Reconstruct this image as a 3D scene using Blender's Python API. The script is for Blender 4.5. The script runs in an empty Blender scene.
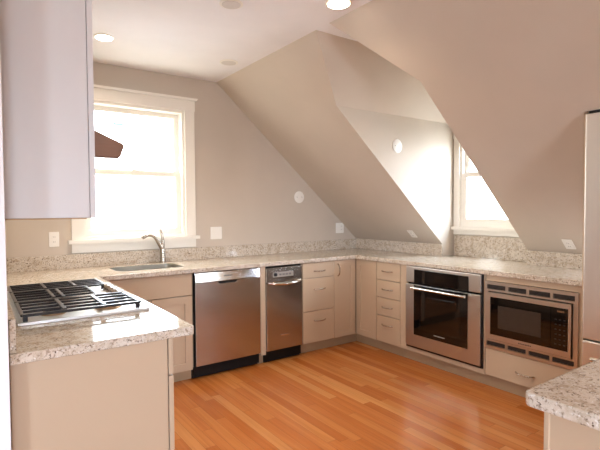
import bpy, bmesh, math, random
from mathutils import Vector, Matrix
PI = math.pi
sc = bpy.context.scene
COL = sc.collection
random.seed(7)

# ---------------------------------------------------------------- materials
def lin(h):
    h = h.lstrip('#')
    c = [int(h[i:i+2], 16)/255 for i in (0, 2, 4)]
    return tuple(((x+.055)/1.055)**2.4 if x > .04045 else x/12.92 for x in c) + (1,)

def newmat(name):
    m = bpy.data.materials.new(name); m.use_nodes = True
    nt = m.node_tree; b = nt.nodes['Principled BSDF']
    return m, nt, b

def N(nt, typ, **kw):
    n = nt.nodes.new(typ)
    for k, v in kw.items():
        if k in n.inputs.keys(): n.inputs[k].default_value = v
        else: setattr(n, k, v)
    return n

def coords(nt, scale=(1, 1, 1)):
    t = N(nt, 'ShaderNodeTexCoord'); mp = N(nt, 'ShaderNodeMapping')
    nt.links.new(t.outputs['Object'], mp.inputs['Vector'])
    mp.inputs['Scale'].default_value = scale
    return mp.outputs['Vector']

def ramp(nt, fac, stops, interp='LINEAR'):
    r = N(nt, 'ShaderNodeValToRGB'); cr = r.color_ramp; cr.interpolation = interp
    while len(cr.elements) < len(stops): cr.elements.new(.5)
    for e, (p, c) in zip(cr.elements, stops):
        e.position = p; e.color = c
    nt.links.new(fac, r.inputs['Fac'])
    return r.outputs['Color']

def mix(nt, fac, a, b, mode='MIX'):
    m = N(nt, 'ShaderNodeMix', data_type='RGBA', blend_type=mode)
    for sock, v in ((m.inputs[0], fac), (m.inputs[6], a), (m.inputs[7], b)):
        if hasattr(v, 'links') or isinstance(v, bpy.types.NodeSocket): nt.links.new(v, sock)
        else: sock.default_value = v
    return m.outputs[2]

def paint(name, hexc, rough=.6, var=.03, spec=.3, bump=.03, bscale=90):
    m, nt, b = newmat(name)
    c = lin(hexc)
    n = N(nt, 'ShaderNodeTexNoise', Scale=2.5, Detail=4)
    nt.links.new(coords(nt), n.inputs['Vector'])
    lo = tuple(x*(1-var) for x in c[:3]) + (1,); hi = tuple(min(1, x*(1+var)) for x in c[:3]) + (1,)
    nt.links.new(ramp(nt, n.outputs['Fac'], [(.3, lo), (.7, hi)]), b.inputs['Base Color'])
    b.inputs['Roughness'].default_value = rough
    b.inputs['Specular IOR Level'].default_value = spec
    if bump:
        n2 = N(nt, 'ShaderNodeTexNoise', Scale=bscale, Detail=2); nt.links.new(coords(nt), n2.inputs['Vector'])
        bp = N(nt, 'ShaderNodeBump', Strength=bump, Distance=.01)
        nt.links.new(n2.outputs['Fac'], bp.inputs['Height']); nt.links.new(bp.outputs['Normal'], b.inputs['Normal'])
    return m

def metal(name, hexc, rough=.3, axis=(1, 1, 60), var=.06):
    m, nt, b = newmat(name); c = lin(hexc)
    n = N(nt, 'ShaderNodeTexNoise', Scale=12, Detail=3); nt.links.new(coords(nt, axis), n.inputs['Vector'])
    lo = tuple(x*(1-var) for x in c[:3]) + (1,); hi = tuple(min(1, x*(1+var)) for x in c[:3]) + (1,)
    nt.links.new(ramp(nt, n.outputs['Fac'], [(.3, lo), (.7, hi)]), b.inputs['Base Color'])
    b.inputs['Metallic'].default_value = 1
    mr = N(nt, 'ShaderNodeMapRange'); nt.links.new(n.outputs['Fac'], mr.inputs['Value'])
    mr.inputs['To Min'].default_value = rough*.95; mr.inputs['To Max'].default_value = rough*1.05
    nt.links.new(mr.outputs['Result'], b.inputs['Roughness'])
    return m

def glossy(name, hexc, rough=.1, spec=.5):
    m, nt, b = newmat(name); c = lin(hexc)
    n = N(nt, 'ShaderNodeTexNoise', Scale=30); nt.links.new(coords(nt), n.inputs['Vector'])
    nt.links.new(ramp(nt, n.outputs['Fac'], [(.3, tuple(x*.94 for x in c[:3])+(1,)), (.7, c)]), b.inputs['Base Color'])
    b.inputs['Roughness'].default_value = rough; b.inputs['Specular IOR Level'].default_value = spec
    return m

def emit(name, hexc, strength):
    m, nt, b = newmat(name)
    b.inputs['Base Color'].default_value = lin(hexc)
    b.inputs['Emission Color'].default_value = lin(hexc); b.inputs['Emission Strength'].default_value = strength
    return m

def glass(name):
    m = bpy.data.materials.new(name); m.use_nodes = True; nt = m.node_tree; nt.nodes.clear()
    o = N(nt, 'ShaderNodeOutputMaterial'); t = N(nt, 'ShaderNodeBsdfTransparent'); g = N(nt, 'ShaderNodeBsdfGlossy')
    g.inputs['Roughness'].default_value = .02; t.inputs['Color'].default_value = (.96, .98, .97, 1)
    lw = N(nt, 'ShaderNodeLayerWeight'); lw.inputs['Blend'].default_value = .5
    pw = N(nt, 'ShaderNodeMath', operation='POWER'); nt.links.new(lw.outputs['Facing'], pw.inputs[0]); pw.inputs[1].default_value = 5
    f = N(nt, 'ShaderNodeMath', operation='MULTIPLY_ADD'); nt.links.new(pw.outputs[0], f.inputs[0]); f.inputs[1].default_value = .6; f.inputs[2].default_value = .03
    mx = N(nt, 'ShaderNodeMixShader')
    nt.links.new(f.outputs[0], mx.inputs[0]); nt.links.new(t.outputs[0], mx.inputs[1]); nt.links.new(g.outputs[0], mx.inputs[2])
    nt.links.new(mx.outputs[0], o.inputs['Surface'])
    return m

def granite():
    m, nt, b = newmat('granite')
    v = coords(nt)
    n1 = N(nt, 'ShaderNodeTexNoise', Scale=22, Detail=6, Roughness=.7); nt.links.new(v, n1.inputs['Vector'])
    base = ramp(nt, n1.outputs['Fac'], [(.3, lin('#a9957f')), (.45, lin('#c7b8a4')), (.58, lin('#d6cbbc')), (.72, lin('#b9a48c'))])
    def speck(scale, lo, hi, col, c, seed):
        mp = N(nt, 'ShaderNodeMapping'); nt.links.new(v, mp.inputs['Vector']); mp.inputs['Location'].default_value = (seed, seed*2.3, seed*.7)
        n = N(nt, 'ShaderNodeTexNoise', Scale=scale, Detail=3, Roughness=.55); nt.links.new(mp.outputs[0], n.inputs['Vector'])
        return mix(nt, ramp(nt, n.outputs['Fac'], [(lo, (0, 0, 0, 1)), (hi, (1, 1, 1, 1))]), c, lin(col))
    c = speck(85, .55, .64, '#9c8a78', base, 3.1)
    c = speck(120, .62, .68, '#5f4d42', c, 7.7)
    c = speck(105, .60, .68, '#e4dfd8', c, 12.9)
    c = speck(80, .65, .69, '#66503f', c, 21.3)
    nt.links.new(c, b.inputs['Base Color'])
    b.inputs['Roughness'].default_value = .09
    b.inputs['Specular IOR Level'].default_value = .5
    return m

def woodfloor():
    m, nt, b = newmat('oak_strip_floor')
    L = nt.links.new
    t = N(nt, 'ShaderNodeTexCoord'); s = N(nt, 'ShaderNodeSeparateXYZ'); L(t.outputs['Object'], s.inputs[0])
    def M(op, a, bb=None):
        n = N(nt, 'ShaderNodeMath', operation=op)
        for i, v in enumerate((a, bb)):
            if v is None: continue
            if isinstance(v, (int, float)): n.inputs[i].default_value = v
            else: L(v, n.inputs[i])
        return n.outputs[0]
    W = .068; LEN = 1.15
    u = M('DIVIDE', s.outputs['X'], W); row = M('FLOOR', u); fu = M('FRACT', u)
    wn = N(nt, 'ShaderNodeTexWhiteNoise', noise_dimensions='1D'); L(row, wn.inputs['W'])
    vv = M('ADD', M('DIVIDE', s.outputs['Y'], LEN), M('MULTIPLY', wn.outputs['Value'], 7.3))
    pl = M('FLOOR', vv); fv = M('FRACT', vv)
    cx = N(nt, 'ShaderNodeCombineXYZ'); L(row, cx.inputs[0]); L(pl, cx.inputs[1])
    wc = N(nt, 'ShaderNodeTexWhiteNoise', noise_dimensions='2D'); L(cx.outputs[0], wc.inputs['Vector'])
    base = ramp(nt, wc.outputs['Value'], [(0, lin('#b96a2e')), (.3, lin('#c57638')), (.65, lin('#cf8444')), (.9, lin('#d89455')), (1, lin('#b06026'))])
    # grain
    mp = N(nt, 'ShaderNodeMapping'); L(t.outputs['Object'], mp.inputs['Vector']); mp.inputs['Scale'].default_value = (38, 1.6, 1)
    off = N(nt, 'ShaderNodeVectorMath', operation='ADD'); L(mp.outputs[0], off.inputs[0])
    sc3 = N(nt, 'ShaderNodeVectorMath', operation='SCALE'); L(wc.outputs['Color'], sc3.inputs[0]); sc3.inputs['Scale'].default_value = 40
    L(sc3.outputs[0], off.inputs[1])
    g = N(nt, 'ShaderNodeTexNoise', Scale=1, Detail=5, Distortion=.6); L(off.outputs[0], g.inputs['Vector'])
    gf = ramp(nt, g.outputs['Fac'], [(.35, (.82, .74, .66, 1)), (.6, (1, 1, 1, 1))])
    c = mix(nt, .75, base, gf, 'MULTIPLY')
    # seams
    eu = M('MINIMUM', fu, M('SUBTRACT', 1.0, fu)); ev = M('MINIMUM', fv, M('SUBTRACT', 1.0, fv))
    su = M('LESS_THAN', eu, .018); sv = M('LESS_THAN', ev, .0013); seam = M('MAXIMUM', su, sv)
    c = mix(nt, M('MULTIPLY', seam, .55), c, lin('#7a4a24'))
    L(c, b.inputs['Base Color'])
    b.inputs['Roughness'].default_value = .24; b.inputs['Specular IOR Level'].default_value = .45
    return m

M = {}
M['wall'] = paint('wall_paint', '#c9bcad', .75)
M['slope'] = M['wall']
M['ceil'] = paint('ceiling_paint', '#efecec', .8)
M['trim'] = paint('white_trim_paint', '#efe9de', .35, .01, .45, 0)
M['cab'] = paint('cream_cabinet_paint', '#bfa78c', .38, .02, .45, .01)
M['cabup'] = paint('daylit_cabinet_paint', '#d2cdcb', .38, .02, .45, .01)  # cool daylight on the upper cabinet is put into its paint colour
M['toe'] = paint('toe_kick_paint', '#ae9272', .5, .02, .3, 0)
M['carc'] = paint('cabinet_interior', '#8a7760', .7, .02, .2, 0)
M['granite'] = granite()
M['floor'] = woodfloor()
M['ss'] = metal('brushed_stainless', '#b9b2aa', .22, (2, 2, 500), .02)
M['ss2'] = metal('satin_stainless', '#c8c1b8', .36, (2, 2, 500), .02)
M['louv'] = glossy('louver_metal', '#3d3733', .4)
M['tray'] = metal('satin_tray_steel', '#e4e2de', .42, (2, 2, 2), .02)
M['sink'] = metal('satin_sink_steel', '#bdbab2', .4, (2, 2, 2), .02)
M['ssh'] = metal('polished_stainless', '#dcd9d4', .14)
M['ssv'] = metal('brushed_stainless_vertical_grain', '#e2ddd6', .42, (300, 300, 2), .015)
M['nickel'] = metal('brushed_nickel', '#b9afa2', .25)
M['iron'] = glossy('cast_iron_enamel', '#1b1b20', .28, .5)
M['black'] = glossy('black_plastic', '#0e0d0e', .35)
M['bglass'] = glossy('black_glass', '#060506', .04, .6)
M['oglass'] = glossy('oven_window_glass', '#1a120c', .05, .6)
M['mglass'] = glossy('microwave_window_mesh', '#3b322b', .18, .5)
M['dark'] = glossy('dark_gap', '#15100d', .6, .2)
M['plate'] = paint('white_plastic', '#efeae2', .35, .01, .5, 0)
M['slot'] = glossy('socket_slots', '#6b6560', .5)
M['btn'] = glossy('dim_buttons', '#2e2a28', .4)
M['brass'] = metal('brass_burner', '#a98c6c', .35)
M['lcd'] = glossy('grey_display', '#a39b90', .2)
M['amber'] = emit('amber_clock_digits', '#6e4a2a', .03)
M['glass'] = glass('window_glass')
M['lamp'] = emit('lit_lamp_lens', '#fff1dc', 14)
M['lampoff'] = paint('unlit_lamp_lens', '#d6cfc8', .5, .02, .4, 0)
M['siding'] = paint('pale_siding', '#e8e6e2', .8, .02, .2, 0)
M['hglass'] = glossy('house_window_glass', '#456a7a', .9, 0)
M['grey'] = glossy('grey_appliance_side', '#6d6964', .45)
M['hood'] = metal('brown_hood_metal', '#8a6c5c', .5)  # even brown base colour for canopy and chimney

# ---------------------------------------------------------------- mesh helpers
def merge(bm, t):
    me = bpy.data.meshes.new('t'); t.to_mesh(me); t.free(); bm.from_mesh(me); bpy.data.meshes.remove(me)

def box(bm, x0, x1, y0, y1, z0, z1, bev=0, seg=2):
    x0, x1 = sorted((x0, x1)); y0, y1 = sorted((y0, y1)); z0, z1 = sorted((z0, z1))
    t = bmesh.new()
    bmesh.ops.create_cube(t, size=1, matrix=Matrix.Translation(((x0+x1)/2, (y0+y1)/2, (z0+z1)/2)) @ Matrix.Diagonal((x1-x0, y1-y0, z1-z0, 1)))
    if bev > 0:
        bev = min(bev, .45*min(x1-x0, y1-y0, z1-z0))
        bmesh.ops.bevel(t, geom=t.edges[:], offset=bev, segments=seg, profile=.5, affect='EDGES')
    merge(bm, t)

def ring(bm, c, axis, r, n=20, sq=1.0):
    a = Vector(axis).normalized()
    u = a.cross(Vector((0, 0, 1)) if abs(a.z) < .9 else Vector((1, 0, 0))).normalized(); v = a.cross(u)
    return [bm.verts.new(Vector(c) + (u*math.cos(2*PI*i/n)*sq + v*math.sin(2*PI*i/n))*r) for i in range(n)]

def skin(bm, rings, cap=True):
    for A, B in zip(rings, rings[1:]):
        n = len(A)
        for i in range(n): bm.faces.new((A[i], A[(i+1) % n], B[(i+1) % n], B[i]))
    if cap:
        bm.faces.new(rings[0][::-1]); bm.faces.new(rings[-1])

def lathe(bm, base, axis, prof, n=24):
    """prof: list of (distance along axis, radius)"""
    b = Vector(base); a = Vector(axis).normalized(); t = bmesh.new()
    skin(t, [ring(t, b + a*d, a, max(r, 1e-4), n) for d, r in prof])
    merge(bm, t)

def tube(bm, pts, r, n=12):
    pts = [Vector(p) for p in pts]; t = bmesh.new(); rs = []
    rad = r if isinstance(r, (list, tuple)) else [r]*len(pts)
    ref = None
    for i, q in enumerate(pts):
        d = (pts[min(i+1, len(pts)-1)] - pts[max(i-1, 0)]).normalized()
        if ref is None:
            ref = d.cross(Vector((0, 0, 1)) if abs(d.z) < .9 else Vector((1, 0, 0))).normalized()
        u = (ref - d*ref.dot(d)).normalized(); ref = u; v = d.cross(u)
        rs.append([t.verts.new(q + (u*math.cos(2*PI*k/n) + v*math.sin(2*PI*k/n))*rad[i]) for k in range(n)])
    skin(t, rs); merge(bm, t)

def spline(pts, k=6):
    P = [Vector(p) for p in pts]; out = []
    for i in range(len(P)-1):
        a, b, c, d = P[max(i-1, 0)], P[i], P[i+1], P[min(i+2, len(P)-1)]
        for j in range(k):
            s = j/k
            out.append(.5*((2*b) + (c-a)*s + (2*a-5*b+4*c-d)*s*s + (3*b-a-3*c+d)*s**3))
    out.append(P[-1]); return out

def prism(bm, loops, f, d0, d1, bev=0):
    """loops: outline first, then holes, as 2D points; f(u,v,d) -> 3D"""
    t = bmesh.new(); edges = []
    for lp in loops:
        vs = [t.verts.new(f(u, v, d0)) for u, v in lp]
        edges += [t.edges.new((vs[i], vs[(i+1) % len(vs)])) for i in range(len(vs))]
    bmesh.ops.triangle_fill(t, use_beauty=True, use_dissolve=False, edges=edges)
    off = Vector(f(0, 0, d1)) - Vector(f(0, 0, d0))
    r = bmesh.ops.extrude_face_region(t, geom=t.faces[:])
    bmesh.ops.translate(t, vec=off, verts=[e for e in r['geom'] if isinstance(e, bmesh.types.BMVert)])
    bmesh.ops.recalc_face_normals(t, faces=t.faces[:])
    if bev:
        ed = [e for e in t.edges if len(e.link_faces) == 2 and e.calc_face_angle(0) > .9]
        bmesh.ops.bevel(t, geom=ed, offset=bev, segments=2, profile=.5, affect='EDGES')
    merge(bm, t)

def obj(name, bm, mat, parent=None, smooth=False, **props):
    bmesh.ops.remove_doubles(bm, verts=bm.verts[:], dist=1e-6)
    bmesh.ops.recalc_face_normals(bm, faces=bm.faces[:])
    off = Vector((0, 0, 0))
    if parent is not None:
        q = parent
        while q is not None: off += Vector(q.location); q = q.parent
    else:
        xs = [v.co for v in bm.verts]
        off = Vector([(min(v[i] for v in xs)+max(v[i] for v in xs))/2 if i < 2 else min(v[2] for v in xs) for i in range(3)])
        if props.get('kind') == 'structure': off = Vector((0, 0, 0))
    bmesh.ops.translate(bm, vec=-off, verts=bm.verts[:])
    me = bpy.data.meshes.new(name); bm.to_mesh(me); bm.free()
    me.materials.append(mat)
    if smooth:
        for p in me.polygons: p.use_smooth = True
        try: me.set_sharp_from_angle(angle=math.radians(40))
        except Exception: pass
    o = bpy.data.objects.new(name, me); COL.objects.link(o)
    if parent is not None: o.parent = parent
    else: o.location = off
    for k, v in props.items(): o[k] = v
    return o

def thing(name, label, cat, loc, group=None):
    o = bpy.data.objects.new(name, None); COL.objects.link(o)
    o.location = loc; o.empty_display_size = .1
    o['label'] = label; o['category'] = cat
    if group: o['group'] = group
    return o

def part(name, mat, parent, fn, smooth=False, **props):
    bm = bmesh.new(); fn(bm)
    return obj(name, bm, mat, parent, smooth, **props)

def struct(name, mat, fn, parent=None):
    bm = bmesh.new(); fn(bm)
    if parent is None: return obj(name, bm, mat, None, False, kind='structure')
    return obj(name, bm, mat, parent)

# local frames for cabinet runs: (a along the run, z up, d into the cabinet) -> world
BACK = lambda a, z, d: (a, d, z)             # faces the camera, a = x
RIGHT = lambda a, z, d: (d, -a, z)           # right-hand run, a = -y
LX = -2.535
LEFT = lambda a, z, d: (LX - d, a, z)        # left-hand run, a = y
def lb(bm, T, a0, a1, z0, z1, d0, d1, bev=0, seg=2):
    p, q = T(a0, z0, d0), T(a1, z1, d1)
    box(bm, p[0], q[0], p[1], q[1], p[2], q[2], bev, seg)

# ---------------------------------------------------------------- dimensions
ZC = 2.6; XK = .565; YB = .614; SX = -1.23; ZK = 1.025
SL = (ZK-ZC)/(XK-SX)
sz = lambda x: ZC + SL*(x-SX)
XL = -3.09; YE = -1.775                      # left partition
XW, YN = -5.5, -8.5                          # the rest of the attic floor behind the camera
DX = .734; DY0, DY1 = -.6325, -1.48; ZCH = 2.205; RY0, RY1 = -.959, -1.10
XCH = SX + (ZCH-ZC)/SL
AY0, AY1 = -2.333, -3.27; XA = -.435          # recess the refrigerator stands in
CT, CTH = .914, .036

def poly(bm, pts):
    bm.faces.new([bm.verts.new(p) for p in pts])

# ---------------------------------------------------------------- room shell
struct('floor', M['floor'], lambda bm: box(bm, XW, .9, YN, YB+.1, -.05, 0))
def f_ceil(bm):
    t = .1
    prism(bm, [[(XW-.1, YN-.1), (SX, YN-.1), (SX, RY1), (DX+.1, RY1), (DX+.1, RY0), (SX, RY0), (SX, YB+.14), (XW-.1, YB+.14)]], lambda u, v, d: (u, v, d), ZC, ZC+t)
struct('ceiling', M['ceil'], f_ceil)
def f_slope(bm):
    n = Vector((-SL, 0, 1)).normalized()*.08
    f = lambda u, v, d: tuple(Vector((u, v, sz(u))) + n*d)
    prism(bm, [[(SX, YB+.05), (SX, RY0), (XCH, DY0), (XCH, DY0+.02), (XK, DY0+.02), (XK, YB+.05)]], f, 0, 1)
    prism(bm, [[(SX, RY1), (SX, YN), (XK, YN), (XK, AY1), (XA, AY1), (XA, AY0), (XK, AY0), (XK, DY1-.02), (XCH, DY1-.02), (XCH, DY1)]], f, 0, 1)
struct('ceiling_slope', M['wall'], f_slope)

def f_back(bm):  # back wall with window opening
    prism(bm, [[(XW-.1, 0), (.7, 0), (.7, sz(.7)), (SX, ZC+.02), (XW-.1, ZC+.02)],
               [(-2.43, 1.135), (-1.56, 1.135), (-1.56, 2.29), (-2.43, 2.29)]],
          lambda u, v, d: (u, d, v), YB, YB+.14)
struct('wall_back', M['wall'], f_back)
struct('wall_left', M['wall'], lambda bm: box(bm, XL-.13, XL, YE, YB, 0, ZC))
def f_knee(bm):
    box(bm, XK, XK+.05, DY0+.02, YB, 0, ZK+.002); box(bm, XK, XK+.05, AY0, DY1-.02, 0, ZK+.002)
    box(bm, XK, XK+.05, YN, AY1, 0, ZK)
struct('wall_right', M['wall'], f_knee)
def cheek(y, s):
    def f(bm):
        pts = [(XCH, ZCH), (DX+.02, ZCH), (DX+.02, 0), (XK, 0), (XK, sz(XK))]
        prism(bm, [pts], lambda u, v, d: (u, d, v), y, y+s*.02)
    return f
struct('wall_dormer_back', M['wall'], cheek(DY0, 1))
struct('wall_dormer_front', M['wall'], cheek(DY1, -1))
def f_dorm(bm):
    pts = [(DY0+.05, 0), (DY0+.05, ZCH+.03), (RY0, ZC+.03), (RY1, ZC+.03), (DY1-.05, ZCH+.03), (DY1-.05, 0)]
    prism(bm, [pts, [(-.705, 1.18), (-.705, 2.06), (-1.408, 2.06), (-1.408, 1.18)]], lambda u, v, d: (d, u, v), DX, DX+.09)
struct('wall_dormer_end', M['wall'], f_dorm)
def f_dslope(bm):
    for ya, yb in ((DY0, RY0), (DY1, RY1)):
        pts = [(XCH, ya, ZCH), (DX+.05, ya, ZCH), (DX+.05, yb, ZC), (SX, yb, ZC)]
        a = [bm.verts.new(q) for q in pts]; b2 = [bm.verts.new((q[0], q[1], q[2]+.03)) for q in pts]
        bm.faces.new(a); bm.faces.new(b2[::-1])
        for i in range(4): bm.faces.new((a[i], a[(i+1) % 4], b2[(i+1) % 4], b2[i]))
struct('ceiling_dormer', M['wall'], f_dslope)
def f_alc(bm):
    box(bm, .3, .33, AY1, AY0, 0, 2.0); box(bm, XA, .33, AY1, AY0, sz(XA)+.001, 2.0)
    for ya, yb in ((AY0-.001, AY0+.02), (AY1-.02, AY1)):
        prism(bm, [[(XA, sz(XA)), (.33, sz(.33)), (.33, 2.0), (XA, 2.0)]], lambda u, v, d: (u, d, v), ya, yb)
struct('wall_recess', M['wall'], f_alc)
def f_near(bm):
    prism(bm, [[(XW-.1, 0), (.7, 0), (.7, sz(.7)), (SX, ZC+.02), (XW-.1, ZC+.02)],
               [(-5.1, .6), (-3.1, .6), (-3.1, 2.25), (-5.1, 2.25)]],
          lambda u, v, d: (u, d, v), YN, YN-.12)
struct('wall_near', M['wall'], f_near)
def f_west(bm):
    prism(bm, [[(YN, 0), (YB, 0), (YB, ZC+.02), (YN, ZC+.02)], [(-5.2, .9), (-4.2, .9), (-4.2, 2.2), (-5.2, 2.2)]],
          lambda u, v, d: (d, u, v), XW, XW-.12)
struct('wall_west', M['wall'], f_west)
# white cap on the end of the left partition
def f_cap(bm):
    box(bm, XL-.13, XL-.001, YE-.014, YE-.0005, 0, ZC, .002)
struct('trim_1', M['ceil'], f_cap)

# ---------------------------------------------------------------- windows
def rframe(bm, f, u0, u1, v0, v1, w, d0, d1, wt=None, wb=None):
    wt = w if wt is None else wt; wb = w if wb is None else wb
    prism(bm, [[(u0, v0), (u1, v0), (u1, v1), (u0, v1)], [(u0+w, v0+wb), (u1-w, v0+wb), (u1-w, v1-wt), (u0+w, v1-wt)]], f, d0, d1)
def window(name, f, u0, u1, v0, v1, mid, casing=True, cap=.03, head=.095, apron=.075, cw=.092, stool=.03, thick=.14, sd=.05):
    """f(u,v,d): d = depth, 0 at the room face, positive outward; negative into the room"""
    root = bpy.data.objects.new(name, None); COL.objects.link(root); root['kind'] = 'structure'
    root.location = f((u0+u1)/2, v0, 0)
    def P(n, mat, fn): return part(n, mat, root, fn)
    P('window_frame', M['trim'], lambda bm: rframe(bm, f, u0, u1, v0, v1, .025, .0, thick))
    def sash(lo, hi, d):
        return lambda bm: rframe(bm, f, u0+.025, u1-.025, lo, hi, .045, d, d+.035, .04, .05)
    P('lower_sash', M['trim'], sash(v0+.025, mid+.02, sd))
    P('upper_sash', M['trim'], sash(mid-.02, v1-.025, sd+.04))
    def gl(lo, hi, d):
        def fn(bm):
            prism(bm, [[(u0+.06, lo), (u1-.06, lo), (u1-.06, hi), (u0+.06, hi)]], f, d, d+.004)
        return fn
    P('pane', M['glass'], gl(v0+.065, mid-.01, sd+.016)); P('pane', M['glass'], gl(mid+.01, v1-.055, sd+.056))
    def lock(bm):
        um = (u0+u1)/2
        prism(bm, [[(um-.03, mid+.02), (um+.03, mid+.02), (um+.02, mid+.035), (um-.02, mid+.035)]], f, sd-.005, sd+.025)
    P('sash_lock', M['trim'], lock)
    if casing:
        def cas(bm):
            for a, b in ((u0-cw, u0), (u1, u1+cw)): prism(bm, [[(a, v0), (b, v0), (b, v1), (a, v1)]], f, -.02, -.0005)
            prism(bm, [[(u0-cw-.004, v1), (u1+cw+.004, v1), (u1+cw+.004, v1+head), (u0-cw-.004, v1+head)]], f, -.024, -.0005)
        P('window_casing', M['trim'], cas)
        def capf(bm):
            prism(bm, [[(u0-cw-.018, v1+head), (u1+cw+.018, v1+head), (u1+cw+.03, v1+head+.022), (u0-cw-.03, v1+head+.022)]], f, -.042, -.0005)
        P('head_cap', M['trim'], capf)
        P('window_sill', M['trim'], lambda bm: prism(bm, [[(u0-cw-.03, v0-stool), (u1+cw+.03, v0-stool), (u1+cw+.03, v0), (u0-cw-.03, v0)]], f, -.05, .05))
        if apron: P('apron', M['trim'], lambda bm: prism(bm, [[(u0-cw, v0-stool-apron), (u1+cw, v0-stool-apron), (u1+cw, v0-stool), (u0-cw, v0-stool)]], f, -.02, -.0005))
    return root
window('window_1', lambda u, v, d: (u, YB+d, v), -2.43, -1.56, 1.14, 2.29, 1.705)
window('window_2', lambda u, v, d: (DX+d, -u, v), .705, 1.408, 1.20, 2.06, 1.70, cw=.062, apron=.045, head=.08, thick=.09, sd=.002)
window('window_3', lambda u, v, d: (-u, YN-d, v), 3.1, 5.1, .6, 2.25, 1.4)
window('fill_window_4', lambda u, v, d: (XW-d, u, v), -5.2, -4.2, .9, 2.2, 1.5)  # unseen west window, added and sized for fill daylight

# ---------------------------------------------------------------- neighbour house outside
h = thing('house', 'pale neighbouring house outside the window above the sink', 'house', (-.5, 9, -4))
part('wall', M['siding'], h, lambda bm: prism(bm, [[(-5, -4), (5, -4), (5, 4.2), (0, 7.4), (-5, 4.2)]], lambda u, v, d: (u-.2, d, v), 9, 15))
def f_hr(bm):
    for s in (-1, 1):
        prism(bm, [[(-.2, 7.4), (-.2, 7.6), (-.2+s*5.6, 4.0), (-.2+s*5.6, 3.8)]], lambda u, v, d: (u, d, v), 8.7, 15.3)
part('roof', M['siding'], h, f_hr)
hw = part('window', M['trim'], h, lambda bm: box(bm, -.26, .19, 8.955, 8.998, 1.44, 1.73, .01))
part('pane', M['hglass'], hw, lambda bm: box(bm, -.22, .15, 8.94, 8.953, 1.48, 1.69))
part('gable_vent', M['hglass'], h, lambda bm: [box(bm, -.17, .08, 8.93, 8.998, 3.57+i*.02, 3.582+i*.02) for i in range(3)])

# ---------------------------------------------------------------- worktop and splash
def rounded(x0, x1, y0, y1, r, n=6):
    out = []
    for cx, cy, a0 in ((x1-r, y0+r, -90), (x1-r, y1-r, 0), (x0+r, y1-r, 90), (x0+r, y0+r, 180)):
        for i in range(n+1):
            a = math.radians(a0+90*i/n); out.append((cx+r*math.cos(a), cy+r*math.sin(a)))
    return out
SINK = (-2.28, -1.745, .135, .49)
XR = -2.30
outl = [(XL+.002, -1.75), (-2.468, -1.75), (-2.459, -1.746), (-2.455, -1.737), (-2.452, -.06), (-2.44, -.036), (-2.42, -.03), (-.04, -.03), (-.03, -.04),
        (-.03, XR), (XK-.002, XR), (XK-.002, DY1+.002), (DX-.002, DY1+.002), (DX-.002, DY0-.002), (XK-.002, DY0-.002), (XK-.002, YB-.002), (XL+.002, YB-.002)]
wt = thing('granite_worktop', 'long polished speckled granite worktop wrapping round three sides with its low splash', 'worktop', (-1.3, .3, CT-CTH))
part('slab', M['granite'], wt, lambda bm: prism(bm, [outl, rounded(*SINK, .07)[::-1]], lambda u, v, d: (u, v, d), CT-CTH, CT, .004))
ZS = 1.026
part('backsplash', M['granite'], wt, lambda bm: box(bm, XL+.003, XK-.024, YB-.022, YB-.002, CT, ZS, .002))
part('backsplash', M['granite'], wt, lambda bm: box(bm, XL+.003, XL+.023, -1.74, YB-.023, CT, ZS, .002))
part('backsplash', M['granite'], wt, lambda bm: box(bm, XK-.022, XK-.002, DY0-.002, YB-.003, CT, 1.03, .002))
part('backsplash', M['granite'], wt, lambda bm: box(bm, DX-.022, DX-.002, DY1+.004, DY0-.024, CT, 1.116, .002))
part('backsplash', M['granite'], wt, lambda bm: box(bm, XK-.022, XK-.002, XR, DY1+.002, CT, 1.03, .002))

# sink
sk = thing('kitchen_sink', 'stainless undermount sink set in the granite below the window', 'sink', (-2.01, .31, .72))
def f_basin(bm):
    t = bmesh.new(); rs = []
    zz = CT-CTH-.001
    for off, z, r in ((.0035, CT-.006, .07), (.005, CT-.0055, .07), (.0065, CT-.006, .07), (.007, zz-.02, .07), (.012, zz-.15, .07), (.04, zz-.175, .06)):
        pts = rounded(SINK[0]+off, SINK[1]-off, SINK[2]+off, SINK[3]-off, r)
        rs.append([t.verts.new((x, y, z)) for x, y in pts])
    skin(t, rs, False); t.faces.new(rs[-1]); merge(bm, t)
part('basin', M['sink'], sk, f_basin, True)
part('drain', M['ssh'], sk, lambda bm: lathe(bm, (-2.01, .31, .704), (0, 0, 1), [(0, .042), (.004, .042), (.005, .03), (.002, .028)]), True)
# faucet
fc = thing('kitchen_faucet', 'brushed nickel single lever faucet standing behind the sink', 'faucet', (-1.80, .545, CT))
part('body', M['nickel'], fc, lambda bm: tube(bm, [(-1.80, .545, CT), (-1.80, .545, CT+.008), (-1.80, .545, CT+.012), (-1.802, .545, 1.0), (-1.805, .545, 1.06), (-1.806, .545, 1.075)], [.03, .03, .024, .021, .02, .012], 16), True)
sp = spline([(-1.806, .543, 1.035), (-1.835, .54, 1.085), (-1.868, .53, 1.135), (-1.905, .52, 1.16), (-1.945, .51, 1.163)])
part('spout', M['nickel'], fc, lambda bm: tube(bm, sp, [.019 - .006*i/(len(sp)-1) for i in range(len(sp))], 14), True)
part('spray_head', M['nickel'], fc, lambda bm: tube(bm, [(-1.943, .511, 1.163), (-1.962, .506, 1.158), (-1.99, .50, 1.146), (-1.993, .499, 1.144)], [.0135, .0165, .018, .014], 14), True)
part('lever', M['nickel'], fc, lambda bm: tube(bm, spline([(-1.799, .545, 1.06), (-1.797, .547, 1.10), (-1.806, .55, 1.16), (-1.818, .553, 1.212)]), [.016]*4+[.013]*5+[.011]*5+[.009]*4+[.006], 12), True)

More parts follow.
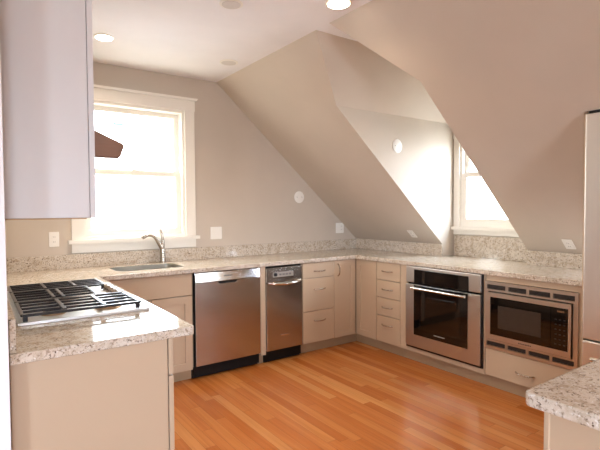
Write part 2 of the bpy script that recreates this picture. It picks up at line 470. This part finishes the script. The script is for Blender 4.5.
# ---------------------------------------------------------------- cabinets
ZB, ZT = .107, CT-CTH-.001
def shaker(bm, T, a0, a1, z0, z1, th=.02, st=.058, rec=.009):
    p = lambda u, v, d: T(u, v, d)
    t = bmesh.new()
    prism(t, [[(a0, z0), (a1, z0), (a1, z1), (a0, z1)], [(a0+st, z0+st), (a1-st, z0+st), (a1-st, z1-st), (a0+st, z1-st)]], p, 0, th)
    merge(bm, t)
    lb(bm, T, a0+st-.001, a1-st+.001, z0+st-.001, z1-st+.001, rec, th)
def slab(bm, T, a0, a1, z0, z1, th=.02): lb(bm, T, a0, a1, z0, z1, 0, th, .0025)
def carcass(bm, T, a0, a1, z0, z1, d0, d1, top=True):
    t = .016
    lb(bm, T, a0, a0+t, z0, z1, d0, d1); lb(bm, T, a1-t, a1, z0, z1, d0, d1)
    lb(bm, T, a0+t, a1-t, z0, z0+t, d0, d1); lb(bm, T, a0+t, a1-t, z0+t, z1, d1-t, d1)
    if top: lb(bm, T, a0+t, a1-t, z1-t, z1, d0, d1-t)
    lb(bm, T, a0+t, a1-t, z0+t, z1-(t if top else 0), d0+.001, d0+.012)
def toekick(bm, T, a0, a1, d=.075): lb(bm, T, a0, a1, 0, ZB-.001, d, d+.016)
def pull(par, T, a, z, L=.13, vert=False, off=.032):
    def fn(bm):
        pts = []
        for i in range(11):
            s = -1+2*i/10; dd = -off*(1-abs(s)**4.0)*(.82+.18*(1-s*s)) if abs(s) < 1 else .0
            pts.append(T(a, z+s*L/2, dd) if vert else T(a+s*L/2, z, dd))
        tube(bm, pts, [.0062]+[.0052]*9+[.0062], 10)
    return part('pull_handle', M['nickel'], par, fn, True)
G = .0025
CABS = 'cream base cabinets under the granite'
def front(par, kind, T, a0, a1, z0, z1, handle=None):
    name = 'door' if kind == 'shaker' else 'drawer'
    d = part(name, M['cab'], par, (lambda bm: shaker(bm, T, a0, a1, z0, z1)) if kind == 'shaker' else (lambda bm: slab(bm, T, a0, a1, z0, z1)))
    if handle: pull(d, T, *handle)
    return d

# left run, below the cooktop
c = thing('base_cabinet', 'base cabinet carrying the gas cooktop, its plain end panel facing the room', 'cabinet', (-2.82, -.85, 0), CABS)
part('body', M['carc'], c, lambda bm: carcass(bm, LEFT, -1.70, YB-.03, ZB, ZT, .022, abs(XL-LX)-.01, False))
part('end_panel', M['cab'], c, lambda bm: (box(bm, XL+.004, LX-.024, -1.722, -1.701, 0, ZT, .002)))
part('toe_kick', M['toe'], c, lambda bm: toekick(bm, LEFT, -1.70, .07))
for a0, a1 in ((-1.722, -1.33), (-1.325, -.87), (-.865, -.41), (-.405, -.05)):
    first = a0 < -1.5
    if first:
        for z0, z1 in ((.727, .872), (.42, .722), (ZB, .415)): front(c, 'slab', LEFT, a0, a1, z0, z1, ((a0+a1)/2, (z0+z1)/2))
    else: front(c, 'shaker', LEFT, a0, a1, ZB, .872, (a1-.04, .76, .12, True))
# sink base
c = thing('base_cabinet', 'wide base cabinet below the sink with a false front over two panelled doors', 'cabinet', (-2.14, .3, 0), CABS)
part('body', M['carc'], c, lambda bm: carcass(bm, BACK, -2.53, -1.742, ZB, ZT, .022, YB-.03, False))
part('toe_kick', M['toe'], c, lambda bm: toekick(bm, BACK, -2.53, -1.742))
part('filler_strip', M['cab'], c, lambda bm: lb(bm, BACK, -2.53, -2.425, ZB, ZT, .004, .021))
part('false_front', M['cab'], c, lambda bm: slab(bm, BACK, -2.42, -1.757, .700, .872))
front(c, 'shaker', BACK, -2.42, -2.083, ZB-.01, .694); front(c, 'shaker', BACK, -2.078, -1.757, ZB-.01, .694)
# filler post between dishwasher and compactor
c = thing('filler_post', 'narrow cream filler post between dishwasher and trash compactor', 'filler', (-1.097, .3, 0))
part('post', M['cab'], c, lambda bm: lb(bm, BACK, -1.122, -1.072, ZB-.02, ZT, .0, .55, .002))
part('toe_kick', M['toe'], c, lambda bm: lb(bm, BACK, -1.124, -1.07, 0, ZB-.022, .06, .08))
# drawers, back run
HB = [(.727, .872, .790), (.412, .722, .618), (ZB, .407, .315)]
c = thing('drawer_cabinet', 'three-drawer cream cabinet to the side of the trash compactor', 'cabinet', (-.476, .3, 0), CABS)
part('body', M['carc'], c, lambda bm: carcass(bm, BACK, -.668, -.286, ZB, ZT, .022, YB-.03))
part('toe_kick', M['toe'], c, lambda bm: toekick(bm, BACK, -.668, -.283))
for z0, z1, hz in HB: front(c, 'slab', BACK, -.664, -.288, z0, z1, (-.467, hz, .135))
# corner cabinet
c = thing('corner_cabinet', 'corner base cabinet whose two tall doors meet in the inside corner', 'cabinet', (.15, .15, 0), CABS)
def f_corner(bm):
    prism(bm, [[(-.283, .022), (.022, .022), (.022, -.289), (XK-.03, -.289), (XK-.03, YB-.03), (-.283, YB-.03)]], lambda u, v, d: (u, v, d), ZB, ZT)
part('body', M['carc'], c, f_corner)
def f_ctoe(bm):
    lb(bm, BACK, -.282, .075, 0, ZB-.001, .075, .091); lb(bm, RIGHT, -.074, .288, 0, ZB-.001, .075, .091)
part('toe_kick', M['toe'], c, f_ctoe)
front(c, 'shaker', BACK, -.283, -.006, ZB, .872, (-.238, .778, .12, True))
front(c, 'shaker', RIGHT, .006, .288, ZB, .872)
# drawers, right run
c = thing('drawer_cabinet', 'four-drawer cream cabinet beside the wall oven', 'cabinet', (.3, -.444, 0), CABS)
part('body', M['carc'], c, lambda bm: carcass(bm, RIGHT, .292, .598, ZB, ZT, .022, XK-.03))
part('toe_kick', M['toe'], c, lambda bm: toekick(bm, RIGHT, .289, .60))
for z0, z1, hz in ((.704, .872, .79), (.536, .699, .617), (.362, .531, .447), (ZB, .357, .277)): front(c, 'slab', RIGHT, .294, .595, z0, z1, (.437, hz, .135))
# oven cabinet
OV0, OV1 = .684, 1.440
c = thing('oven_cabinet', 'cream cabinet surround holding the built-in wall oven', 'cabinet', (.3, -1.03, 0), CABS)
def f_ovc(bm):
    lb(bm, RIGHT, .601, .683, ZB, ZT, .0, .022); lb(bm, RIGHT, .601, .617, ZB, ZT, .022, XK-.03); lb(bm, RIGHT, 1.442, 1.456, ZB, ZT, .0, XK-.03)
    lb(bm, RIGHT, .684, 1.441, ZB, .145, .0, .022); lb(bm, RIGHT, .617, 1.441, ZB, .123, .022, XK-.03); lb(bm, RIGHT, .617, 1.441, ZB, ZT, XK-.045, XK-.03)
part('body', M['cab'], c, f_ovc)
part('toe_kick', M['toe'], c, lambda bm: toekick(bm, RIGHT, .601, 1.457))
# microwave cabinet
c = thing('microwave_cabinet', 'cream cabinet around the microwave with one drawer underneath', 'cabinet', (.3, -1.87, 0), CABS)
def f_mwc(bm):
    lb(bm, RIGHT, 1.459, 1.475, ZB, ZT, .006, XK-.03); lb(bm, RIGHT, 2.12, 2.295, ZB, ZT, .0, .03); lb(bm, RIGHT, 2.12, 2.14, ZB, ZT, .03, XK-.03)
    lb(bm, RIGHT, 1.475, 2.12, ZB, .123, .022, XK-.03); lb(bm, RIGHT, 1.475, 2.12, .30, .318, .006, XK-.03)
    lb(bm, RIGHT, 1.475, 2.12, .832, ZT, .0, XK-.03); lb(bm, RIGHT, 1.475, 2.12, .123, .832, XK-.045, XK-.03)
part('body', M['cab'], c, f_mwc)
part('toe_kick', M['toe'], c, lambda bm: toekick(bm, RIGHT, 1.458, 2.295))
def f_rp(bm):
    x0 = -.43
    prism(bm, [[(x0, 0), (-.035, 0), (-.035, sz(-.035)-.01), (x0, sz(x0)-.01)]], lambda u, v, d: (u, d, v), -2.332, -2.323)
    box(bm, -.036, .1, -2.332, -2.323, 0, ZT); box(bm, -.036, -.02, -2.323, -2.296, 0, ZT)
part('side_panel', M['cab'], c, f_rp)
front(c, 'slab', RIGHT, 1.464, 2.116, ZB+.004, .314, (1.77, .195, .135))

# ---------------------------------------------------------------- dishwasher
c = thing('dishwasher', 'wide stainless dishwasher with a plain front and pocket handle', 'dishwasher', (-1.43, .3, 0))
part('tub', M['dark'], c, lambda bm: lb(bm, BACK, -1.738, -1.126, .02, ZT, .03, .58))
part('door', M['ss'], c, lambda bm: prism(bm, [[(-1.728, .112), (-1.128, .112), (-1.128, .787), (-1.35, .787), (-1.36, .771), (-1.375, .768), (-1.505, .768), (-1.52, .771), (-1.53, .787), (-1.728, .787)]], BACK, -.004, .03, .002))
def f_dwb(bm):
    t = bmesh.new()
    pts = [(-.006, .79), (.004, .868), (.03, .868), (.03, .79)]
    prism(t, [pts], lambda d, z, a: (a, d, z), -1.728, -1.128, .002); merge(bm, t)
part('control_band', M['ssh'], c, f_dwb)
part('pocket_handle', M['black'], c, lambda bm: lb(bm, BACK, -1.53, -1.35, .765, .789, .012, .03))
part('toe_plate', M['black'], c, lambda bm: lb(bm, BACK, -1.74, -1.126, 0.003, .108, .06, .075))
part('badge', M['grey'], c, lambda bm: prism(bm, [[(-1.475, .826), (-1.395, .826), (-1.395, .834), (-1.475, .834)]], lambda a, z, d: (a, d+(z-.79)*.128, z), -.0075, -.0055))

# ---------------------------------------------------------------- trash compactor
c = thing('trash_compactor', 'narrow stainless trash compactor with curved bar handle', 'compactor', (-.87, .3, 0))
part('body', M['dark'], c, lambda bm: lb(bm, BACK, -1.068, -.672, .02, ZT-.002, .03, .57))
part('drawer_front', M['ss'], c, lambda bm: lb(bm, BACK, -1.064, -.677, .112, .722, -.004, .03, .003))
pn = part('control_panel', M['ss'], c, lambda bm: lb(bm, BACK, -1.064, -.677, .727, .855, -.004, .03, .003))
part('display', M['lcd'], pn, lambda bm: lb(bm, BACK, -1.0, -.775, .77, .816, -.007, -.004, .001))
part('knob', M['black'], pn, lambda bm: lathe(bm, (-.972, -.007, .795), (0, -1, 0), [(0, .017), (.012, .015), (.014, .011)]), True)
for i in range(4): part('button', M['slot'], pn, lambda bm: lb(bm, BACK, -.93+i*.035, -.908+i*.035, .785, .8, -.009, -.007, .001))
def f_ch(bm):
    pts = [(-1.045+i*.349/12, -.006-.05*math.sin(PI*i/12)**.6, .722+.01*math.sin(PI*i/12)*0 + .006*(i/12)) for i in range(13)]
    pts = [(x, y, z-.012*math.sin(PI*i/12)) for i, (x, y, z) in enumerate(pts)]
    tube(bm, pts, [.008, .011]+[.0135]*9+[.011, .008], 12)
part('bar_handle', M['ssh'], c, f_ch, True)
part('badge', M['ssh'], c, lambda bm: lb(bm, BACK, -.92, -.828, .231, .246, -.0075, -.004, .001))
part('toe_plate', M['black'], c, lambda bm: (lb(bm, BACK, -1.066, -.672, .003, .109, .05, .066), lb(bm, BACK, -1.06, -.68, .018, .03, .04, .05)))

# ---------------------------------------------------------------- wall oven
c = thing('built_in_oven', 'stainless built-in oven with black glass door below the dormer', 'oven', (.3, -1.06, .146))
part('chassis', M['dark'], c, lambda bm: lb(bm, RIGHT, OV0+.004, OV1-.004, .147, .868, .012, .5))
# stainless control panel with its glass inset
part('control_panel', M['ss2'], c, lambda bm: lb(bm, RIGHT, OV0+.002, OV1-.008, .728, .872, -.022, .012, .007, 3))
cp = part('control_glass', M['bglass'], c, lambda bm: lb(bm, RIGHT, .782, 1.326, .729, .846, -.026, -.0225, .001))
part('clock_display', M['lcd'] if False else M['oglass'], cp, lambda bm: lb(bm, RIGHT, 1.0, 1.11, .765, .82, -.0275, -.0262))
def f_odoor(bm):
    prism(bm, [[(OV0+.002, .165), (OV1-.008, .165), (OV1-.008, .712), (OV0+.002, .712)]], RIGHT, -.026, .01, .003)
dr = part('door', M['ss2'], c, f_odoor)
part('door_glass', M['bglass'], dr, lambda bm: lb(bm, RIGHT, .782, 1.322, .273, .711, -.030, -.0265, .002))
part('window', M['oglass'], dr, lambda bm: lb(bm, RIGHT, .862, 1.258, .345, .622, -.0315, -.0302, .0005))
def f_ohandle(bm):
    tube(bm, [RIGHT(.785, .690, -.068), RIGHT(1.322, .690, -.068)], .0115, 14)
    for a in (.815, 1.292): tube(bm, [RIGHT(a, .690, -.029), RIGHT(a, .690, -.066)], .008, 10)
part('handle', M['ssh'], dr, f_ohandle, True)
part('badge', M['lcd'], dr, lambda bm: [lb(bm, RIGHT, 1.0+i*.014, 1.011+i*.014, .306, .314, -.0312, -.0300) for i in range(8)])
part('gap_strip', M['black'], c, lambda bm: (lb(bm, RIGHT, OV0+.002, OV1-.002, .148, .162, -.016, .012), lb(bm, RIGHT, OV1-.006, OV1+.005, .148, .872, -.01, .012)))  # black strips stand in for the dark gaps beside and under the oven

# ---------------------------------------------------------------- microwave
c = thing('microwave_oven', 'stainless trimmed built-in microwave with vent slots above and below', 'microwave', (.3, -1.79, .322))
MW0, MW1 = 1.462, 2.124
part('chassis', M['dark'], c, lambda bm: lb(bm, RIGHT, MW0+.02, MW1-.02, .33, .82, .012, .45))
VA = [(1.478, 1.625), (1.646, 1.781), (1.802, 1.946), (1.965, 2.103)]
VZ = [(.772, .806), (.345, .378)]
def f_trim(bm):
    loops = [[(MW0, .322), (MW1, .322), (MW1, .829), (MW0, .829)], [(1.489, .392), (2.094, .392), (2.094, .758), (1.489, .758)]]
    for z0, z1 in VZ:
        for a0, a1 in VA: loops.append([(a0, z0), (a1, z0), (a1, z1), (a0, z1)])
    prism(bm, loops, RIGHT, -.012, .006)
part('trim_frame', M['ss2'], c, f_trim)
for z0, z1 in VZ:
    for a0, a1 in VA:
        def f_v(bm):
            lb(bm, RIGHT, a0, a1, z0, z1, .007, .01)
        def f_l(bm):
            for k in range(3): lb(bm, RIGHT, a0-.002, a1+.002, z0+(k+1)*(z1-z0)/4-.002, z0+(k+1)*(z1-z0)/4+.002, -.009, .0065)
        part('louvers', M['louv'], part('vent', M['black'], c, f_v), f_l)
def f_mdoor(bm):
    prism(bm, [[(1.496, .399), (2.088, .399), (2.088, .751), (1.496, .751)], [(1.515, .436), (2.070, .436), (2.070, .718), (1.515, .718)]], RIGHT, -.028, .008)
dr = part('door', M['ss2'], c, f_mdoor)
part('door_glass', M['bglass'], dr, lambda bm: lb(bm, RIGHT, 1.515, 1.958, .436, .718, -.026, .004))
part('window', M['mglass'], dr, lambda bm: lb(bm, RIGHT, 1.577, 1.893, .492, .66, -.0275, -.0262))
kp = part('keypad_panel', M['bglass'], c, lambda bm: lb(bm, RIGHT, 1.961, 2.070, .436, .718, -.026, .004))
part('clock_display', M['amber'], kp, lambda bm: lb(bm, RIGHT, 2.0, 2.045, .688, .699, -.0275, -.0262))
for i in range(3):
    for j in range(6): part('button', M['btn'], kp, lambda bm: lb(bm, RIGHT, 1.985+i*.028, 1.997+i*.028, .47+j*.033, .476+j*.033, -.0268, -.0262))
part('badge', M['slot'], dr, lambda bm: [lb(bm, RIGHT, 1.735+i*.012, 1.744+i*.012, .412, .421, -.029, -.0279) for i in range(8)])

# ---------------------------------------------------------------- cooktop
c = thing('gas_cooktop', 'five-burner gas cooktop with black grates set into granite', 'cooktop', (-2.77, -.88, CT))
def f_tray(bm):
    box(bm, -3.035, -2.508, -1.342, -.42, CT+.0003, CT+.007, .002)
    rframe(bm, lambda u, v, d: (u, v, d), -3.035, -2.508, -1.342, -.42, .014, CT+.006, CT+.012)
part('tray', M['tray'], c, f_tray)
burn = [(-2.89, -1.19, .04), (-2.66, -1.19, .05), (-2.80, -.88, .06), (-2.89, -.56, .045), (-2.66, -.56, .04)]
for x, y, r in burn:
    b = part('burner', M['brass'], c, lambda bm: lathe(bm, (x, y, CT+.007), (0, 0, 1), [(0, r+.012), (.006, r+.01), (.008, r), (.016, r)]), True)
    part('burner_cap', M['iron'], b, lambda bm: lathe(bm, (x, y, CT+.0235), (0, 0, 1), [(0, r-.002), (.005, r-.004), (.008, r-.014)]), True)
ZG = CT+.044
def grate(y0, y1, x1, cy):
    def fn(bm):
        x0 = -3.018; w = .007; h = .011
        for y in (y0, y1): box(bm, x0, x1, y-w, y+w, ZG-h, ZG, .003)
        for x in (x0, x1): box(bm, x-w, x+w, y0, y1, ZG-h, ZG, .003)
        n = 4
        for k in range(1, n):
            y = y0+(y1-y0)*k/n
            box(bm, x0, x1+(.0 if k % 2 else -.0), y-.0045, y+.0045, ZG-h, ZG, .002)
        for xm in (x0+.16, x1-.15): box(bm, xm-.0075, xm+.0075, y0+.02, y1-.02, ZG-h+.001, ZG+.002, .001)
        for x in (x0+.01, x1-.01):
            for y in (y0+.005, y1-.005): box(bm, x-.009, x+.009, y-.009, y+.009, CT+.0125, ZG-h+.002, .002)
    return fn
for y0, y1, x1, cy in ((-1.325, -1.022, -2.548, -1.19), (-1.002, -.70, -2.665, -.88), (-.68, -.437, -2.56, -.56)):
    part('grate', M['iron'], c, grate(y0, y1, x1, cy))
for k in range(5):
    y = -.985+k*.07
    part('knob', M['nickel'], c, lambda bm: lathe(bm, (-2.55, y, CT+.0075), (0, 0, 1), [(0, .026), (.005, .026), (.006, .022), (.034, .0195), (.038, .016)]), True)

# ---------------------------------------------------------------- upper cabinet and hood
c = thing('upper_cabinet', 'tall upper cabinet, coloured pale as in daylight, hung on the partition over the cooktop end', 'cabinet', (-2.95, -1.47, 1.362))
UX = -2.812
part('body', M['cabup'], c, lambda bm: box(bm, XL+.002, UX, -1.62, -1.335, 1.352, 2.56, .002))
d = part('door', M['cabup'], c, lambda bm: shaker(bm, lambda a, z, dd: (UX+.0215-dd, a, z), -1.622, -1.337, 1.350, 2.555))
pull(d, lambda a, z, dd: (UX+.0215-dd, a, z), -1.365, 1.45, .12, True)
part('light_rail', M['toe'], c, lambda bm: box(bm, XL+.01, UX-.01, -1.61, -1.345, 1.347, 1.3515))
c = thing('range_hood', 'brownish metal range hood with sloping canopy, showing between cabinet and window', 'hood', (-2.85, -.86, 1.61))
pts = [(-2.600, 1.670), (-2.606, 1.682), (-2.625, 1.690), (-2.86, 1.79), (XL+.002, 1.79), (XL+.002, 1.616), (-2.626, 1.616), (-2.618, 1.622)]
part('canopy', M['hood'], c, lambda bm: prism(bm, [pts], lambda u, v, d: (u, d, v), -1.31, -.40, .004))
part('chimney', M['hood'], c, lambda bm: box(bm, XL+.003, -2.86, -1.02, -.70, 1.7905, ZC-.002, .003))
part('filter_panel', M['ssh'], c, lambda bm: box(bm, XL+.004, -2.628, -1.308, -.402, 1.612, 1.6157))

# ---------------------------------------------------------------- refrigerator and its panel
FX = -.45
c = thing('refrigerator', 'tall stainless refrigerator beside the microwave end of the worktop', 'refrigerator', (-.1, -2.79, 0))
RY, RY2 = -2.3355, -3.25
part('body', M['grey'], c, lambda bm: box(bm, FX+.075, .26, RY2+.003, RY-.003, .03, 1.88, .004))
d1 = part('door', M['ssv'], c, lambda bm: box(bm, FX, FX+.068, RY2, RY, .66, 1.885, .008, 3))
d2 = part('freezer_drawer', M['ssv'], c, lambda bm: box(bm, FX, FX+.068, RY2, RY, .10, .65, .008, 3))
def f_fh(bm):
    tube(bm, [(FX-.06, RY2+.07, .80), (FX-.06, RY2+.07, 1.75)], .013, 14)
    for z in (.85, 1.70): tube(bm, [(FX+.002, RY2+.07, z), (FX-.06, RY2+.07, z)], .009)
part('handle', M['ssh'], d1, f_fh, True)
def f_fh2(bm):
    tube(bm, [(FX-.06, RY2+.07, .57), (FX-.06, RY-.07, .57)], .013, 14)
    for y in (RY2+.14, RY-.14): tube(bm, [(FX+.002, y, .57), (FX-.06, y, .57)], .009)
part('handle', M['ssh'], d2, f_fh2, True)
part('grille', M['black'], c, lambda bm: box(bm, FX+.05, FX+.075, RY2+.01, RY-.01, .0, .095))
part('hinge_cover', M['black'], c, lambda bm: prism(bm, [[(FX+.004, 1.8855), (FX+.11, 1.8855), (FX+.11, 1.897), (FX+.02, 1.902), (FX+.004, 1.898)]], lambda u, v, d: (u, d, v), RY-.10, RY-.016, .003))

# ---------------------------------------------------------------- island
c = thing('island_cabinet', 'cream island cabinet with plain panel, standing apart near the refrigerator', 'cabinet', (-1.6, -3.5, 0))
part('body', M['cab'], c, lambda bm: box(bm, -2.008, -1.3, -4.2, -2.925, 0, ZT, .002))
part('corner_post', M['cab'], c, lambda bm: box(bm, -2.014, -1.93, -2.93, -2.917, 0, ZT, .002))
part('toe_board', M['toe'], c, lambda bm: box(bm, -2.020, -2.0085, -4.19, -2.935, 0, .09, .002))
c = thing('island_worktop', 'separate speckled granite slab with rounded corner near the refrigerator', 'worktop', (-1.6, -3.5, CT-CTH))
io = rounded(-2.045, -1.25, -4.25, -2.878, .022)
part('slab', M['granite'], c, lambda bm: prism(bm, [io], lambda u, v, d: (u, v, d), CT-CTH, CT, .006))

# ---------------------------------------------------------------- plates on the walls
def plate(name, label, cat, O, U, V, w, hh, kind, group=None):
    O, U, V = Vector(O), Vector(U).normalized(), Vector(V).normalized(); n = U.cross(V)
    f = lambda u, v, d: tuple(O+U*u+V*v+n*d)
    t = thing(name, label, cat, O, group)
    part('cover', M['plate'], t, lambda bm: prism(bm, [rounded(-w/2, w/2, -hh/2, hh/2, .006, 3)], f, .0008, .006, .0015))
    gangs = 2 if w > .1 else 1
    for g in range(gangs):
        u = 0 if gangs == 1 else (-.023+.046*g)
        if kind == 'outlet' or (kind == 'mixed' and g == 1):
            for v in (-.0195, .0195):
                s = part('socket', M['plate'], t, lambda bm: prism(bm, [rounded(u-.0165, u+.0165, v-.0145, v+.0145, .01, 4)], f, .006, .0085))
                part('slots', M['slot'], s, lambda bm: [prism(bm, [[(u+a-.0012, v-.005), (u+a+.0012, v-.005), (u+a+.0012, v+.005), (u+a-.0012, v+.005)]], f, .0085, .009) for a in (-.006, .006)])
        else:
            part('rocker', M['plate'], t, lambda bm: prism(bm, [rounded(u-.0165, u+.0165, -.033, .033, .003, 2)], f, .006, .0095, .001))
    return t
plate('outlet_plate', 'white outlet plate under the upper cabinet, beside the window trim', 'outlet', (-2.649, YB, 1.152), (1, 0, 0), (0, 0, 1), .072, .118, 'outlet', 'wall plates over the worktop')
plate('switch_plate', 'white double switch plate over the dishwasher, beside the window', 'switch', (-1.254, YB, 1.155), (1, 0, 0), (0, 0, 1), .118, .118, 'switch', 'wall plates over the worktop')
plate('outlet_plate', 'white double wall plate above the corner where slope meets wall', 'outlet', (.305, YB, 1.160), (1, 0, 0), (0, 0, 1), .118, .118, 'mixed', 'wall plates over the worktop')
sv = Vector((1, 0, SL)).normalized()
def onslope(x, y): return Vector((x, y, sz(x)))
for x, y, lab in ((.450, -.348, 'white outlet plate low on the sloped ceiling above the drawer cabinet beside the oven'), (.472, -1.842, 'white outlet plate low on the sloped ceiling above the microwave')):
    plate('outlet_plate', lab, 'outlet', onslope(x, y), (0, 1, 0), sv, .072, .112, 'outlet', 'plates on the slope')
def disc(name, label, O, U, V, r):
    O, U, V = Vector(O), Vector(U), Vector(V); n = U.cross(V).normalized()
    t = thing(name, label, 'cover plate', O, 'round blank covers')
    part('cover', M['plate'], t, lambda bm: lathe(bm, O, n, [(.0008, r), (.005, r), (.008, r-.006)], 32), True)
    for s in (-1, 1): part('screw', M['slot'], t, lambda bm: lathe(bm, O+U*s*r*.5+n*.008, n, [(0, .004), (.001, .003)], 10))
disc('round_cover', 'round white blank cover on the flat back wall', (-.269, YB, 1.511), (1, 0, 0), (0, 0, 1), .064)
disc('round_cover', 'round white blank cover on the dormer side wall', (-.081, DY0, 1.936), (1, 0, 0), (0, 0, 1), .060)

# ---------------------------------------------------------------- recessed lights
def can(label, x, y, r, lit):
    t = thing('recessed_light', label, 'ceiling light', (x, y, ZC), 'recessed ceiling lights')
    t1 = [(0.0005, r), (.004, r), (.007, r-.012), (.002, r-.018)]
    part('trim_ring', M['trim'], t, lambda bm: lathe(bm, (x, y, ZC), (0, 0, -1), t1, 32), True)
    part('lens', M['lamp'] if lit else M['lampoff'], t, lambda bm: lathe(bm, (x, y, ZC-.0075), (0, 0, -1), [(0, r-.014), (.002, r-.016)], 32), True)
    if lit:
        l = bpy.data.lights.new('downlight', 'SPOT'); l.energy = LAMP_W; l.color = (1, .80, .60); l.spot_size = math.radians(150); l.spot_blend = .7; l.shadow_soft_size = .06
        o = bpy.data.objects.new('downlight', l); COL.objects.link(o); o.parent = t; o.location = (0, 0, -.03); o['kind'] = 'helper'
LAMP_W = 38
can('lit recessed ceiling light above the window wall, next to the upper cabinet', -2.385, -.012, .07, True)
can('lit recessed ceiling light against the top of the sloped ceiling near the dormer', -1.372, -1.365, .08, True)
can('unlit recessed ceiling light near the back wall at the start of the slope', -1.409, -.003, .075, False)
can('unlit recessed ceiling light between the two lit ones, cut by the photo edge', -1.89, -.995, .07, False)

# ---------------------------------------------------------------- daylight
w = bpy.data.worlds.new('world'); sc.world = w; w.use_nodes = True
nt = w.node_tree; bg = nt.nodes['Background']
tc = N(nt, 'ShaderNodeTexCoord'); sx = N(nt, 'ShaderNodeSeparateXYZ'); nt.links.new(tc.outputs['Generated'], sx.inputs[0])
mr = N(nt, 'ShaderNodeMapRange'); nt.links.new(sx.outputs['Z'], mr.inputs['Value']); mr.inputs['From Min'].default_value = -.3; mr.inputs['From Max'].default_value = .5
cr = ramp(nt, mr.outputs['Result'], [(0, (.30, .29, .26, 1)), (.35, (.62, .62, .60, 1)), (.45, (.95, .97, 1, 1)), (1, (.9, .95, 1, 1))])
yr = N(nt, 'ShaderNodeMapRange'); nt.links.new(sx.outputs['Y'], yr.inputs['Value']); yr.inputs['From Min'].default_value = .3; yr.inputs['From Max'].default_value = -.5
cr = mix(nt, yr.outputs['Result'], cr, mix(nt, 1.0, cr, (1.85, 2.05, 2.45, 1), 'MULTIPLY'))
nt.links.new(cr, bg.inputs['Color']); bg.inputs['Strength'].default_value = 15.0
def portal(loc, rot, sx, sy):
    l = bpy.data.lights.new('window_portal', 'AREA'); l.shape = 'RECTANGLE'; l.size = sx; l.size_y = sy; l.cycles.is_portal = True
    o = bpy.data.objects.new('window_portal', l); COL.objects.link(o); o.location = loc; o.rotation_euler = rot; o['kind'] = 'helper'
portal((-1.995, YB+.2, 1.71), (-PI/2, 0, 0), .95, 1.25)
portal((DX+.2, -1.056, 1.63), (0, PI/2, 0), .95, .72)
portal((-4.1, YN-.2, 1.42), (PI/2, 0, 0), 2.1, 1.75)
portal((XW-.2, -4.7, 1.55), (0, -PI/2, 0), 1.4, 1.1)

# ---------------------------------------------------------------- camera
cd = bpy.data.cameras.new('camera'); cam = bpy.data.objects.new('camera', cd); COL.objects.link(cam)
cd.sensor_width = 36; cd.lens = 36*462.555/600; cd.clip_start = .02
C = (-3.17533, -3.49955, 1.37874)
F = Vector((.57813155, .81523732, -.03394145)); R = Vector((.81557541, -.57861998, -.00597287)); U = Vector((.02450851, .02422871, .99940597))
m = Matrix((( R.x, U.x, -F.x, C[0]), (R.y, U.y, -F.y, C[1]), (R.z, U.z, -F.z, C[2]), (0, 0, 0, 1)))
cam.matrix_world = m
sc.camera = cam
vs = sc.view_settings
vs.view_transform = 'Standard'; vs.look = 'None'; vs.gamma = 1; vs.use_curve_mapping = False
vs.exposure = 0.38
